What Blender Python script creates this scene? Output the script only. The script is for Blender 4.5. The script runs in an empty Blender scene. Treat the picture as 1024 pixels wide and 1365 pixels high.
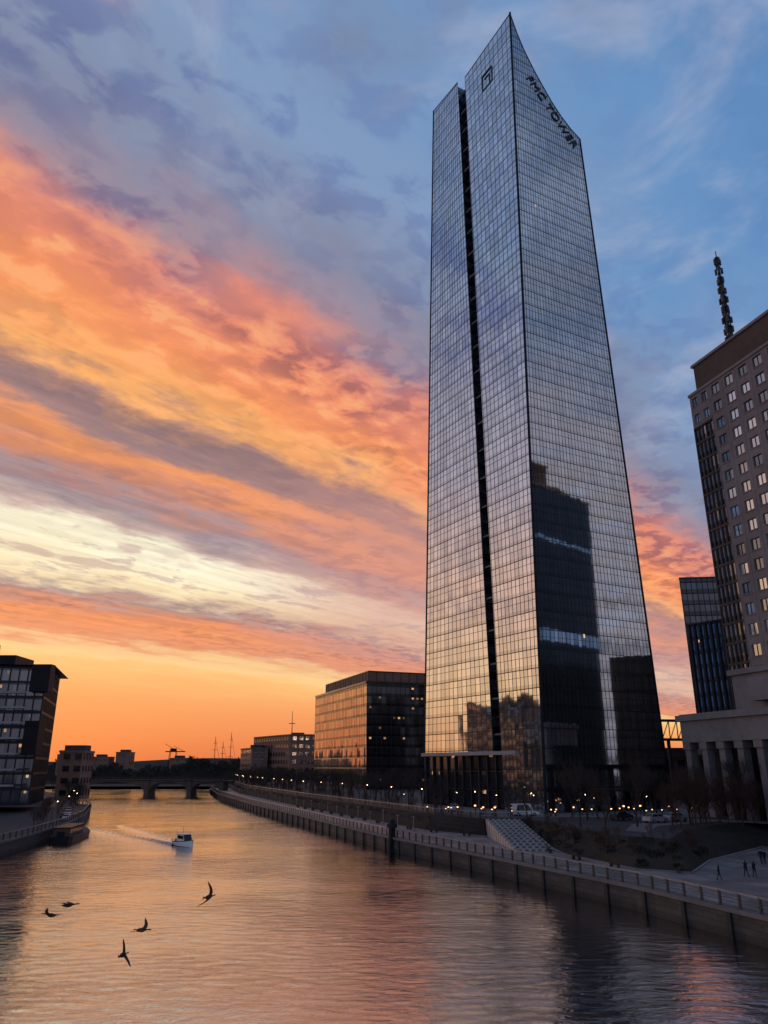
import bpy, math, random
from mathutils import Vector, Matrix
random.seed(7)
R=random.random
def U(a,b): return a+(b-a)*random.random()
scene=bpy.context.scene
scene.view_settings.view_transform='Standard'
scene.view_settings.look='None'
scene.view_settings.exposure=0
def lin(c):
    c=c/255.0
    return c/12.92 if c<=0.04045 else ((c+0.055)/1.055)**2.4
def col(r,g,b): return (lin(r),lin(g),lin(b),1)
V=Vector

# ---------------------------------------------------------------- mesh builder
class MB:
    def __init__(s): s.v=[];s.f=[];s.m=[];s.uv=[]
    def face(s,pts,m=0,uv=None):
        i=len(s.v); s.v.extend([tuple(p) for p in pts]); s.f.append(tuple(range(i,i+len(pts)))); s.m.append(m)
        s.uv.append(uv if uv else [(0,0)]*len(pts))
    def beam(s,a,b,n,w,d,m=0,d0=0.0):
        a=V(a);b=V(b);n=V(n).normalized();t=(b-a)
        if t.length<1e-6:return
        sd=t.cross(n).normalized()*w/2
        q=[]
        for p in (a,b):
            q.append([p-sd+n*d0,p+sd+n*d0,p+sd+n*(d0+d),p-sd+n*(d0+d)])
        for k in range(4):
            k2=(k+1)%4
            s.face([q[0][k],q[1][k],q[1][k2],q[0][k2]],m)
        s.face(q[0],m);s.face(q[1][::-1],m)
    def box(s,x0,x1,y0,y1,z0,z1,m=0,M=None):
        P=[V((x,y,z)) for z in (z0,z1) for (x,y) in ((x0,y0),(x1,y0),(x1,y1),(x0,y1))]
        if M: P=[M@p for p in P]
        for ids in ((3,2,1,0),(4,5,6,7),(0,1,5,4),(1,2,6,5),(2,3,7,6),(3,0,4,7)):
            s.face([P[i] for i in ids],m)
    def cyl(s,a,b,r0,r1,n=8,m=0,caps=True):
        a=V(a);b=V(b);t=(b-a).normalized()
        x=t.orthogonal().normalized();y=t.cross(x)
        A=[a+(x*math.cos(k*2*math.pi/n)+y*math.sin(k*2*math.pi/n))*r0 for k in range(n)]
        B=[b+(x*math.cos(k*2*math.pi/n)+y*math.sin(k*2*math.pi/n))*r1 for k in range(n)]
        for k in range(n):
            j=(k+1)%n; s.face([A[k],A[j],B[j],B[k]],m)
        if caps: s.face(A[::-1],m); s.face(B,m)
    def ball(s,c,rx,ry,rz,m=0,nu=10,nv=6,M=None):
        c=V(c)
        def p(i,j):
            th=math.pi*j/nv;ph=2*math.pi*i/nu
            q=V((rx*math.sin(th)*math.cos(ph),ry*math.sin(th)*math.sin(ph),rz*math.cos(th)))+c
            return M@q if M else q
        for j in range(nv):
            for i in range(nu):
                if j==0: s.face([p(i,0),p(i,1),p(i+1,1)],m)
                elif j==nv-1: s.face([p(i,j),p(i,j+1),p(i+1,j)],m)
                else: s.face([p(i,j),p(i,j+1),p(i+1,j+1),p(i+1,j)],m)
    def mesh(s,name,mats,smooth=False):
        me=bpy.data.meshes.new(name)
        me.from_pydata(s.v,[],s.f)
        for m in mats: me.materials.append(m)
        me.polygons.foreach_set('material_index',s.m)
        ul=me.uv_layers.new(name='UVMap')
        flat=[]
        for u in s.uv:
            for q in u: flat.extend(q)
        ul.data.foreach_set('uv',flat)
        if smooth: me.polygons.foreach_set('use_smooth',[True]*len(s.f))
        me.update()
        return me
    def obj(s,name,mats,parent=None,smooth=False):
        o=bpy.data.objects.new(name,s.mesh(name,mats,smooth))
        scene.collection.objects.link(o)
        if parent: o.parent=parent
        return o
def empty(name,loc=(0,0,0)):
    o=bpy.data.objects.new(name,None);o.location=loc;o.empty_display_size=1
    scene.collection.objects.link(o);return o

# ---------------------------------------------------------------- node helpers
class NT:
    def __init__(s,nt): s.nt=nt;s.n=nt.nodes;s.l=nt.links
    def new(s,t,**k):
        n=s.n.new(t)
        for a,b in k.items(): setattr(n,a,b)
        return n
    def lk(s,a,b): s.l.new(a,b)
    def put(s,sock,v):
        if isinstance(v,bpy.types.NodeSocket): s.lk(v,sock)
        else: sock.default_value=v
    def math(s,op,a,b=0.0,c=None,clamp=False):
        n=s.new('ShaderNodeMath',operation=op,use_clamp=clamp)
        s.put(n.inputs[0],a);s.put(n.inputs[1],b)
        if c is not None: s.put(n.inputs[2],c)
        return n.outputs[0]
    def comb(s,x,y,z):
        n=s.new('ShaderNodeCombineXYZ')
        for i,v in enumerate((x,y,z)): s.put(n.inputs[i],v)
        return n.outputs[0]
    def noise(s,vec,scale=1,detail=3,rough=.5,dist=0.0,out=0):
        n=s.new('ShaderNodeTexNoise')
        if vec is not None: s.lk(vec,n.inputs['Vector'])
        n.inputs['Scale'].default_value=scale;n.inputs['Detail'].default_value=detail
        n.inputs['Roughness'].default_value=rough;n.inputs['Distortion'].default_value=dist
        return n.outputs[out]
    def mr(s,v,a,b,c=0,d=1,smooth=True):
        n=s.new('ShaderNodeMapRange');n.clamp=True
        if smooth:n.interpolation_type='SMOOTHSTEP'
        s.put(n.inputs[0],v)
        for i,q in enumerate((a,b,c,d)): s.put(n.inputs[1+i],q)
        return n.outputs[0]
    def ramp(s,f,stops,interp='LINEAR'):
        n=s.new('ShaderNodeValToRGB');e=n.color_ramp.elements;n.color_ramp.interpolation=interp
        while len(e)<len(stops): e.new(0.5)
        for i,(p,c) in enumerate(stops):
            e[i].position=p;
        for i,(p,c) in enumerate(stops): e[i].color=c
        s.put(n.inputs[0],f);return n.outputs[0]
    def mix(s,f,a,b,mode='MIX'):
        n=s.new('ShaderNodeMix',data_type='RGBA',blend_type=mode)
        s.put(n.inputs[0],f);s.put(n.inputs[6],a);s.put(n.inputs[7],b)
        return n.outputs[2]
def newmat(name):
    m=bpy.data.materials.new(name);m.use_nodes=True
    nt=NT(m.node_tree)
    b=[n for n in nt.n if n.type=='BSDF_PRINCIPLED'][0]
    return m,nt,b
def rough_mat(name,c1,c2,scale=1.0,rough=.8,bump=.0,metal=0,detail=5,spec=.3):
    m,nt,b=newmat(name)
    tc=nt.new('ShaderNodeTexCoord').outputs['Object']
    n=nt.noise(tc,scale,detail,.6)
    n2=nt.noise(tc,scale*.13,3,.5)
    f=nt.mr(nt.math('MULTIPLY_ADD',n2,.6,nt.math('MULTIPLY',n,.4)),.35,.65)
    nt.lk(nt.mix(f,tuple(c1)+(1,),tuple(c2)+(1,)),b.inputs['Base Color'])
    b.inputs['Roughness'].default_value=rough;b.inputs['Metallic'].default_value=metal
    b.inputs['Specular IOR Level'].default_value=spec
    if bump:
        bn=nt.new('ShaderNodeBump');bn.inputs['Strength'].default_value=bump;bn.inputs['Distance'].default_value=.05
        nt.lk(n,bn.inputs['Height']);nt.lk(bn.outputs[0],b.inputs['Normal'])
    return m
def emis(name,c,strength):
    m,nt,b=newmat(name)
    b.inputs['Base Color'].default_value=(.8,.8,.8,1)
    b.inputs['Emission Color'].default_value=tuple(c)+(1,)
    b.inputs['Emission Strength'].default_value=strength
    return m
def glass_mat(name,base,pw,ph,jit=.006,span=.25,spancol=.5,metal=.9,rough=.04,lit=0.0,litc=(1,.55,.22),lits=1.0,wave=.006,var=.25):
    m,nt,b=newmat(name)
    uv=nt.new('ShaderNodeUVMap').outputs[0]
    sp=nt.new('ShaderNodeSeparateXYZ');nt.lk(uv,sp.inputs[0])
    fu=nt.math('DIVIDE',sp.outputs[0],pw);fv=nt.math('DIVIDE',sp.outputs[1],ph)
    iu=nt.math('FLOOR',fu);iv=nt.math('FLOOR',fv)
    wn=nt.new('ShaderNodeTexWhiteNoise',noise_dimensions='3D');nt.lk(nt.comb(iu,iv,3.3),wn.inputs['Vector'])
    geo=nt.new('ShaderNodeNewGeometry')
    v1=nt.new('ShaderNodeVectorMath',operation='SUBTRACT');nt.lk(wn.outputs['Color'],v1.inputs[0]);v1.inputs[1].default_value=(.5,.5,.5)
    v2=nt.new('ShaderNodeVectorMath',operation='SCALE');nt.lk(v1.outputs[0],v2.inputs[0]);v2.inputs['Scale'].default_value=jit
    ns=nt.noise(geo.outputs['Position'],.35,2,.5,out=1)
    w1=nt.new('ShaderNodeVectorMath',operation='SUBTRACT');nt.lk(ns,w1.inputs[0]);w1.inputs[1].default_value=(.5,.5,.5)
    w2=nt.new('ShaderNodeVectorMath',operation='SCALE');nt.lk(w1.outputs[0],w2.inputs[0]);w2.inputs['Scale'].default_value=wave
    a1=nt.new('ShaderNodeVectorMath',operation='ADD');nt.lk(v2.outputs[0],a1.inputs[0]);nt.lk(w2.outputs[0],a1.inputs[1])
    a2=nt.new('ShaderNodeVectorMath',operation='ADD');nt.lk(geo.outputs['Normal'],a2.inputs[0]);nt.lk(a1.outputs[0],a2.inputs[1])
    nn=nt.new('ShaderNodeVectorMath',operation='NORMALIZE');nt.lk(a2.outputs[0],nn.inputs[0])
    nt.lk(nn.outputs[0],b.inputs['Normal'])
    fr=nt.math('FRACT',fv)
    sm=nt.math('LESS_THAN',fr,span)
    k=nt.math('SUBTRACT',1.0,nt.math('MULTIPLY',wn.outputs['Value'],var))
    k=nt.math('MULTIPLY',k,nt.math('SUBTRACT',1.0,nt.math('MULTIPLY',sm,1-spancol)))
    c=nt.mix(1.0,tuple(base)+(1,),nt.comb(k,k,k),'MULTIPLY')
    nt.lk(c,b.inputs['Base Color'])
    b.inputs['Metallic'].default_value=metal;b.inputs['Roughness'].default_value=rough
    if lit>0:
        wn2=nt.new('ShaderNodeTexWhiteNoise',noise_dimensions='3D');nt.lk(nt.comb(iu,iv,9.7),wn2.inputs['Vector'])
        e=nt.math('LESS_THAN',wn2.outputs['Value'],lit)
        e=nt.math('MULTIPLY',e,nt.math('SUBTRACT',1.0,sm))
        e=nt.math('MULTIPLY',e,nt.math('GREATER_THAN',fr,.78))
        e=nt.math('MULTIPLY',e,nt.math('GREATER_THAN',nt.math('FRACT',fu),.55))
        e=nt.math('MULTIPLY',e,nt.math('MULTIPLY',wn.outputs['Value'],lits))
        b.inputs['Emission Color'].default_value=tuple(litc)+(1,)
        nt.lk(e,b.inputs['Emission Strength'])
    return m

# ---------------------------------------------------------------- materials
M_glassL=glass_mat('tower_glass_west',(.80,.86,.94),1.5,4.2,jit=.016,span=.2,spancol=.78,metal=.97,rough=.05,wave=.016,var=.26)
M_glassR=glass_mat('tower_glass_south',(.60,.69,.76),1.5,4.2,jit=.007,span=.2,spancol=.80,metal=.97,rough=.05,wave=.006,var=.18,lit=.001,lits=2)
M_glassD=glass_mat('dark_glass',(.20,.23,.28),1.5,4.0,jit=.02,span=.25,spancol=.5,metal=.8,rough=.08,lit=.05,lits=.8)
M_groove=glass_mat('groove_glass',(.20,.22,.27),1.0,4.2,jit=.06,span=.45,spancol=.35,metal=.8,rough=.15)
M_midL=glass_mat('office_glass_sunset_lit',(.72,.68,.68),2.2,4.2,jit=.05,span=.28,spancol=.4,metal=.9,rough=.06,var=.4)  # bright copy for sunset-facing glass; that brightness is set in the colour
M_midR=glass_mat('office_glass_reflected_dark',(.07,.08,.10),2.2,4.2,jit=.03,span=.3,spancol=.4,metal=.8,rough=.1,lit=.13,litc=(1,.5,.2),lits=.8)  # same office glass, colour darkened to stand for the dark tower it mirrors
M_backG=glass_mat('slab_glass',(.12,.14,.18),1.6,3.8,jit=.02,span=.4,spancol=.5,metal=.8,rough=.12)
M_bay=glass_mat('bay_glass',(.30,.32,.36),1.2,3.95,jit=.12,span=.35,spancol=.35,metal=.85,rough=.08,wave=.12,var=.5)
M_lobby=glass_mat('lobby_glass',(.07,.08,.10),3.0,4.0,jit=.02,span=.1,spancol=.4,metal=.7,rough=.1,lit=.22,litc=(1,.6,.3),lits=.8)
M_endG=glass_mat('end_wall_glass',(.014,.017,.023),1.6,3.9,jit=.02,span=.3,spancol=.5,metal=.5,rough=.3)
M_endB=glass_mat('end_band_glass',(.95,.85,.8),1.6,3.9,jit=.05,span=.0,spancol=1,metal=.9,rough=.1,var=.6)
M_win=glass_mat('window_glass',(.72,.78,.85),2.2,2.0,jit=.08,span=0,spancol=1,metal=.9,rough=.06,var=.75)
M_mull=rough_mat('mullion_metal',(.03,.035,.045),(.05,.055,.065),2,.45,metal=.6)
M_sign=rough_mat('sign_metal',(.05,.06,.075),(.08,.09,.11),2,.5,metal=.5)
M_edge=rough_mat('dark_edge_metal',(.008,.009,.012),(.015,.016,.02),2,.5,metal=.3)
M_ledge=rough_mat('ledge_panel',(.28,.28,.29),(.36,.36,.36),1,.5)
M_stone=rough_mat('limestone_wall',(.23,.195,.185),(.31,.27,.255),.8,.85,bump=.2)
M_stone2=rough_mat('brown_crown_stone',(.10,.07,.055),(.14,.10,.08),.8,.85)
M_conc=rough_mat('concrete',(.17,.16,.16),(.25,.235,.235),.7,.85,bump=.2)
M_roof=rough_mat('roofing',(.05,.05,.055),(.08,.08,.085),.5,.9)
M_brick=rough_mat('brown_brick',(.20,.12,.09),(.26,.16,.12),1,.9)
M_pave=rough_mat('paving',(.12,.115,.115),(.18,.17,.17),.9,.75,bump=.15)
M_asph=rough_mat('asphalt',(.04,.04,.043),(.055,.055,.057),2,.85)
M_grass=rough_mat('dormant_ground_cover',(.016,.014,.011),(.036,.029,.022),1.2,.95,bump=.6)
M_soil=rough_mat('land',(.03,.03,.025),(.05,.048,.04),.2,.95)
M_bark=rough_mat('bark',(.035,.026,.022),(.06,.045,.038),3,.9)
M_redtwig=rough_mat('reddish_twigs',(.06,.03,.022),(.09,.05,.035),3,.9)
M_shrub=rough_mat('shrub_leaves',(.016,.017,.011),(.03,.028,.018),3,.9)
M_steel=rough_mat('railing_steel',(.05,.055,.06),(.08,.085,.09),4,.5,metal=.5)
M_rail=rough_mat('galvanised_rail',(.22,.22,.24),(.3,.3,.32),4,.4,metal=.5)
M_white=rough_mat('white_paint',(.7,.7,.7),(.8,.8,.8),3,.35)
M_black=rough_mat('black_rubber',(.015,.015,.016),(.025,.025,.026),5,.7)
M_carw=rough_mat('silver_car_paint',(.45,.47,.5),(.5,.52,.55),3,.3,metal=.3)
M_card=rough_mat('dark_car_paint',(.03,.035,.05),(.04,.045,.06),3,.3,metal=.3)
M_cglass=rough_mat('vehicle_glass',(.01,.012,.015),(.02,.022,.025),3,.08,spec=.6)
M_feather=rough_mat('brown_feathers',(.03,.022,.018),(.06,.045,.035),12,.85)
M_fblack=rough_mat('black_feathers',(.01,.01,.011),(.02,.02,.02),12,.8)
M_skin=rough_mat('skin',(.45,.28,.2),(.5,.32,.24),8,.6)
M_coat=rough_mat('dark_coat',(.012,.013,.018),(.025,.025,.03),8,.9)
M_jean=rough_mat('blue_jeans',(.02,.03,.06),(.03,.045,.08),8,.9)
M_lamp=emis('lamp_glow',(1,.62,.3),10)
M_warm=emis('warm_lobby_light',(1,.5,.22),2.8)
def wall_mat():
    m,nt,b=newmat('quay_stone')
    uv=nt.new('ShaderNodeUVMap').outputs[0]
    br=nt.new('ShaderNodeTexBrick');nt.lk(uv,br.inputs[0])
    br.inputs['Scale'].default_value=1;br.inputs['Brick Width'].default_value=1.8;br.inputs['Row Height'].default_value=.55
    br.inputs['Mortar Size'].default_value=.03
    br.inputs['Color1'].default_value=(.05,.046,.042,1);br.inputs['Color2'].default_value=(.09,.082,.074,1);br.inputs['Mortar'].default_value=(.02,.02,.02,1)
    tc=nt.new('ShaderNodeTexCoord').outputs['Object']
    n=nt.noise(tc,.6,5,.7)
    sp=nt.new('ShaderNodeSeparateXYZ');nt.lk(tc,sp.inputs[0])
    damp=nt.mr(nt.math('ADD',sp.outputs[2],nt.math('MULTIPLY',n,1.2)),.7,1.6,.35,1)
    c=nt.mix(1.0,br.outputs[0],nt.comb(damp,damp,damp),'MULTIPLY')
    c=nt.mix(nt.math('MULTIPLY',n,.5),c,(.03,.03,.025,1))
    nt.lk(c,b.inputs['Base Color']);b.inputs['Roughness'].default_value=.8
    return m
M_quay=wall_mat()
def paving_mat():
    m,nt,b=newmat('promenade_paving')
    tc=nt.new('ShaderNodeTexCoord').outputs['Object']
    br=nt.new('ShaderNodeTexBrick');nt.lk(tc,br.inputs[0])
    br.inputs['Scale'].default_value=1;br.inputs['Brick Width'].default_value=3;br.inputs['Row Height'].default_value=3;br.offset=0
    br.inputs['Mortar Size'].default_value=.04
    br.inputs['Color1'].default_value=(.21,.195,.195,1);br.inputs['Color2'].default_value=(.27,.25,.245,1);br.inputs['Mortar'].default_value=(.10,.10,.10,1)
    n=nt.noise(tc,.25,6,.65)
    f=nt.mr(n,.35,.7,.45,1.05)
    nt.lk(nt.mix(1.0,br.outputs[0],nt.comb(f,f,f),'MULTIPLY'),b.inputs['Base Color']);b.inputs['Roughness'].default_value=.6
    return m
M_prom=paving_mat()
def water_mat():
    m,nt,b=newmat('river_water')
    tc=nt.new('ShaderNodeTexCoord').outputs['Object']
    mp=nt.new('ShaderNodeMapping');nt.lk(tc,mp.inputs[0]);mp.inputs['Scale'].default_value=(.5,1.0,1);mp.inputs['Rotation'].default_value=(0,0,math.radians(10))
    n1=nt.noise(mp.outputs[0],1.05,5,.62,.5)
    n2=nt.noise(mp.outputs[0],.24,2,.5)
    n3=nt.noise(tc,.022,3,.6)
    amp=nt.mr(n3,.38,.62,.45,1.25)
    h=nt.math('MULTIPLY',nt.math('ADD',n1,nt.math('MULTIPLY',n2,1.1)),amp)
    bp=nt.new('ShaderNodeBump');bp.inputs['Strength'].default_value=1;bp.inputs['Distance'].default_value=.11
    nt.lk(h,bp.inputs['Height']);nt.lk(bp.outputs[0],b.inputs['Normal'])
    b.inputs['Metallic'].default_value=1.0;b.inputs['Base Color'].default_value=(.98,.91,.90,1)
    b.inputs['Roughness'].default_value=.05
    b2=nt.new('ShaderNodeBsdfPrincipled')
    b2.inputs['Base Color'].default_value=(.010,.010,.012,1);b2.inputs['Roughness'].default_value=.05;b2.inputs['IOR'].default_value=1.45
    nt.lk(bp.outputs[0],b2.inputs['Normal'])
    mx=nt.new('ShaderNodeMixShader');mx.inputs[0].default_value=.48
    nt.lk(b2.outputs[0],mx.inputs[1]);nt.lk(b.outputs[0],mx.inputs[2])
    o=[n for n in nt.n if n.type=='OUTPUT_MATERIAL'][0];nt.lk(mx.outputs[0],o.inputs[0])
    return m
M_water=water_mat()

# ---------------------------------------------------------------- camera
cam=bpy.data.cameras.new('camera');co=bpy.data.objects.new('camera',cam);scene.collection.objects.link(co)
co.location=(0,0,14);co.rotation_euler=(math.radians(90+18.75),0,0)
cam.sensor_fit='HORIZONTAL';cam.sensor_width=36;cam.lens=36*1000/1024;cam.clip_start=.5;cam.clip_end=20000
scene.camera=co

# ---------------------------------------------------------------- world sky
w=bpy.data.worlds.new('World');scene.world=w;w.use_nodes=True
try: w.cycles.sampling_method='MANUAL';w.cycles.sample_map_resolution=256
except Exception: pass
nt=NT(w.node_tree)
for n in list(nt.n): nt.n.remove(n)
out=nt.new('ShaderNodeOutputWorld')
tc=nt.new('ShaderNodeTexCoord').outputs['Generated']
sp=nt.new('ShaderNodeSeparateXYZ');nt.lk(tc,sp.inputs[0])
X,Yy,Zz=sp.outputs
zc=nt.math('MAXIMUM',Zz,.0005)
s_=nt.math('ADD',nt.math('MULTIPLY',X,-.765),nt.math('MULTIPLY',Yy,.644))
t_=nt.math('ADD',nt.math('MULTIPLY',X,.644),nt.math('MULTIPLY',Yy,.765))
a=nt.math('ARCTAN2',zc,s_)
zz=nt.math('ADD',zc,.05)
u=nt.math('DIVIDE',t_,zz);s=nt.math('DIVIDE',s_,zz)
def N2(ku,ks,off,det,rg=.55,dist=.3): return nt.noise(nt.comb(nt.math('MULTIPLY',u,ku),nt.math('MULTIPLY',s,ks),off),1,det,rg,dist)
n1=N2(.45,1.5,.3,4,.55,.4)
n2=N2(2.6,4.6,2.1,5,.62,.2)
d=nt.math('ADD',nt.math('MULTIPLY',nt.math('SUBTRACT',n1,.5),.40),nt.math('MULTIPLY',nt.math('SUBTRACT',n2,.5),.30))
d=nt.math('MULTIPLY',d,nt.mr(a,.05,.2,.25,1))
a2=nt.math('MULTIPLY',a,nt.math('ADD',d,1.0))
ST=[(0,(214,108,72)),(.04,(232,132,82)),(.09,(244,158,98)),(.13,(250,188,118)),(.155,(253,214,152)),(.170,(232,150,112)),(.195,(244,150,98)),
(.215,(226,142,108)),(.232,(176,142,138)),(.25,(252,228,182)),(.305,(255,247,216)),(.33,(206,178,168)),(.362,(156,140,150)),(.395,(214,142,114)),(.425,(250,158,98)),
(.455,(160,126,124)),(.485,(148,118,120)),(.515,(255,178,108)),(.56,(252,154,98)),(.62,(236,142,108)),(.70,(220,138,122)),(.76,(164,138,150)),
(.84,(132,138,164)),(1.0,(130,154,190)),(1.25,(104,146,194)),(1.6,(88,130,182)),(2.1,(92,118,158)),(2.6,(122,132,158)),(2.85,(168,158,168)),(3.05,(172,152,152)),(3.141,(120,110,120))]
base=nt.ramp(nt.math('DIVIDE',a2,math.pi),[(p/math.pi,col(*c)) for p,c in ST])
# fine streaks along the cloud direction
n5=N2(1.3,11,4.4,4,.6,.5)
stk=nt.mr(n5,.36,.66,.88,1.07)
sa=nt.math('MULTIPLY',nt.mr(a,.14,.22),nt.mr(a,.66,.5))
base=nt.mix(sa,base,nt.mix(1.0,base,nt.comb(stk,stk,stk),'MULTIPLY'))
# rosier towards the right of the sunset
pk=nt.math('MULTIPLY',nt.mr(t_,.56,.76),nt.math('MULTIPLY',nt.mr(a,.15,.22),nt.mr(a,.62,.42)))
base=nt.mix(nt.math('MULTIPLY',pk,.7),base,col(212,150,138))
# left-hand and rear sky loses its fire above the horizon
fade=nt.mr(t_,.22,-.15,0,1)
cool=nt.ramp(nt.math('DIVIDE',a,math.pi),[(0,col(240,156,100)),(.12/math.pi,col(255,202,150)),(.25/math.pi,col(242,194,166)),(.4/math.pi,col(186,170,176)),(.7/math.pi,col(132,148,176)),(1.2/math.pi,col(108,136,178)),(2/math.pi,col(88,112,152)),(1,col(120,115,130))])
fade=nt.math('MULTIPLY',fade,nt.mr(s_,-.1,.25))
base=nt.mix(fade,base,cool)
# mottled altocumulus
n3=N2(9,11.5,5.0,4,.55,.25)
n3b=N2(1.6,2.4,8.0,3,.55,.3)
mot=nt.mr(n3,.45,.60)
def R1(st): return nt.ramp(nt.math('DIVIDE',a,math.pi),[(p/math.pi,(v,v,v,1)) for p,v in st])
A=R1([(0,0),(.15,0),(.2,.5),(.235,.6),(.26,.12),(.31,.12),(.35,.35),(.46,.2),(.54,.35),(.58,.75),(.64,.95),(.8,.8),(1.0,.35),(1.3,.1)])
gate=nt.mr(n3b,.38,.60,.25,1)
mf=nt.math('MULTIPLY',nt.math('MULTIPLY',mot,A),gate)
base=nt.mix(mf,base,nt.mix(1.0,base,(.50,.52,.78,1),'MULTIPLY'))
hl=nt.math('MULTIPLY',nt.math('MULTIPLY',nt.mr(n3,.48,.34),nt.mr(a,.5,.58)),nt.mr(a,.76,.64))
hl=nt.math('MULTIPLY',hl,nt.math('SUBTRACT',1.0,fade))
base=nt.mix(nt.math('MULTIPLY',hl,.6),base,col(255,182,124))
# dark bellies in the pale gap so it breaks into patches
cg=nt.math('MULTIPLY',nt.mr(N2(2.2,3.6,23.0,5,.62,.3),.53,.60),nt.math('MULTIPLY',nt.mr(a,.21,.25),nt.mr(a,.37,.32)))
base=nt.mix(nt.math('MULTIPLY',cg,.6),base,col(190,160,156))
# paler high cloud on the blue
n4=N2(3.2,2.6,11.0,5,.6,.3)
hi=nt.math('MULTIPLY',nt.mr(n4,.48,.68),nt.mr(a,.72,.95))
base=nt.mix(nt.math('MULTIPLY',hi,.5),base,col(178,184,206))
n6=N2(1.5,1.7,17.0,6,.62,.25)
lo=nt.math('MULTIPLY',nt.mr(n6,.48,.66),nt.mr(a,.74,.9))
lo=nt.math('MULTIPLY',lo,nt.mr(a,2.2,1.3))
base=nt.mix(nt.math('MULTIPLY',lo,.55),base,col(122,126,150))
# a few embers of pink high in the blue
em=nt.math('MULTIPLY',nt.mr(N2(3.4,2.4,31.0,4,.55,.3),.60,.72),nt.math('MULTIPLY',nt.mr(a,.72,.8),nt.mr(a,1.1,.9)))
base=nt.mix(nt.math('MULTIPLY',em,.45),base,col(222,176,160))
bg=nt.new('ShaderNodeBackground');nt.lk(base,bg.inputs[0]);bg.inputs[1].default_value=1.0
sky=nt.new('ShaderNodeTexSky');sky.sky_type='NISHITA';sky.sun_disc=False
sky.sun_elevation=math.radians(2.5);sky.sun_rotation=math.radians(-28);sky.altitude=10
bg2=nt.new('ShaderNodeBackground');nt.lk(sky.outputs[0],bg2.inputs[0]);bg2.inputs[1].default_value=.006
ad=nt.new('ShaderNodeAddShader');nt.lk(bg.outputs[0],ad.inputs[0]);nt.lk(bg2.outputs[0],ad.inputs[1])
nt.lk(ad.outputs[0],out.inputs[0])
sl=bpy.data.lights.new('sun','SUN');sl.energy=.35;sl.angle=math.radians(4);sl.color=(1,.6,.35)
so=bpy.data.objects.new('sun',sl);scene.collection.objects.link(so)
az=math.radians(-28);el=math.radians(2.5)
dirs=V((math.sin(az)*math.cos(el),math.cos(az)*math.cos(el),math.sin(el)))
so.rotation_euler=dirs.to_track_quat('Z','Y').to_euler()

# ---------------------------------------------------------------- curtain wall
def curtain(g,f,pos,ncol,z0,ztop,fh,nrm,width,mg=0,vw=.14,hw=.28,dep=.22,zoff=0,hd=None):
    zmax=max(ztop(i/ncol) for i in range(ncol+1))
    zs=[z0];k=math.floor((z0-zoff)/fh)+1
    while zoff+k*fh<zmax: zs.append(zoff+k*fh);k+=1
    zs.append(zmax)
    for i in range(ncol):
        s0,s1=i/ncol,(i+1)/ncol;t0,t1=ztop(s0),ztop(s1)
        for j in range(len(zs)-1):
            za,zb=zs[j],zs[j+1]
            if za>=t0 and za>=t1: break
            q=[(s0,min(za,t0)),(s1,min(za,t1)),(s1,min(zb,t1)),(s0,min(zb,t0))]
            if abs(q[0][1]-q[3][1])<1e-6: q=q[:3]
            elif abs(q[1][1]-q[2][1])<1e-6: q=[q[0],q[1],q[3]]
            g.face([pos(a_,b_) for a_,b_ in q],mg,[(a_*width+.01,b_-zoff+.01) for a_,b_ in q])
    if f is None: return
    for i in range(ncol+1):
        s0=i/ncol
        f.beam(pos(s0,z0),pos(s0,ztop(s0)),nrm,vw,dep)
    for z in zs[1:-1]:
        run=None
        for i in range(ncol+1):
            ok=ztop(i/ncol)>z
            if ok: 
                if run is None: run=i
                last=i
            if (not ok or i==ncol) and run is not None:
                if last>run: f.beam(pos(run/ncol,z),pos(last/ncol,z),nrm,hw,hd if hd else dep*.7)
                run=None
    for i in range(ncol):
        f.beam(pos(i/ncol,ztop(i/ncol)),pos((i+1)/ncol,ztop((i+1)/ncol)),nrm,.4,dep*1.3)
def lerp(a,b,t): return a+(b-a)*t
def glass_block(parent,corners,z0,z1,gm,fm,colw=1.5,fh=4.0,roofm=None,sides=None,gmats=None,vw=.14,hw=.3,dep=.2):
    n=len(corners)
    f=MB()
    for i in range(n):
        a_=V((corners[i][0],corners[i][1],0));b_=V((corners[(i+1)%n][0],corners[(i+1)%n][1],0))
        L=(b_-a_).length;nr=V(((b_-a_).y,-(b_-a_).x,0)).normalized()
        pos=lambda s,z,a_=a_,b_=b_:V((lerp(a_.x,b_.x,s),lerp(a_.y,b_.y,s),z))
        g=MB()
        curtain(g,f,pos,max(1,round(L/colw)),z0,lambda s:z1,fh,nr,L,0,vw,hw,dep,zoff=z0)
        g.obj('glass_side_%d'%(i+1),[gmats[i] if gmats else gm],parent)
    f.obj('mullions',[fm],parent)
    r=MB();r.face([(c[0],c[1],z1-.4) for c in corners]);r.obj('roof',[roofm or M_roof],parent)

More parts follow.
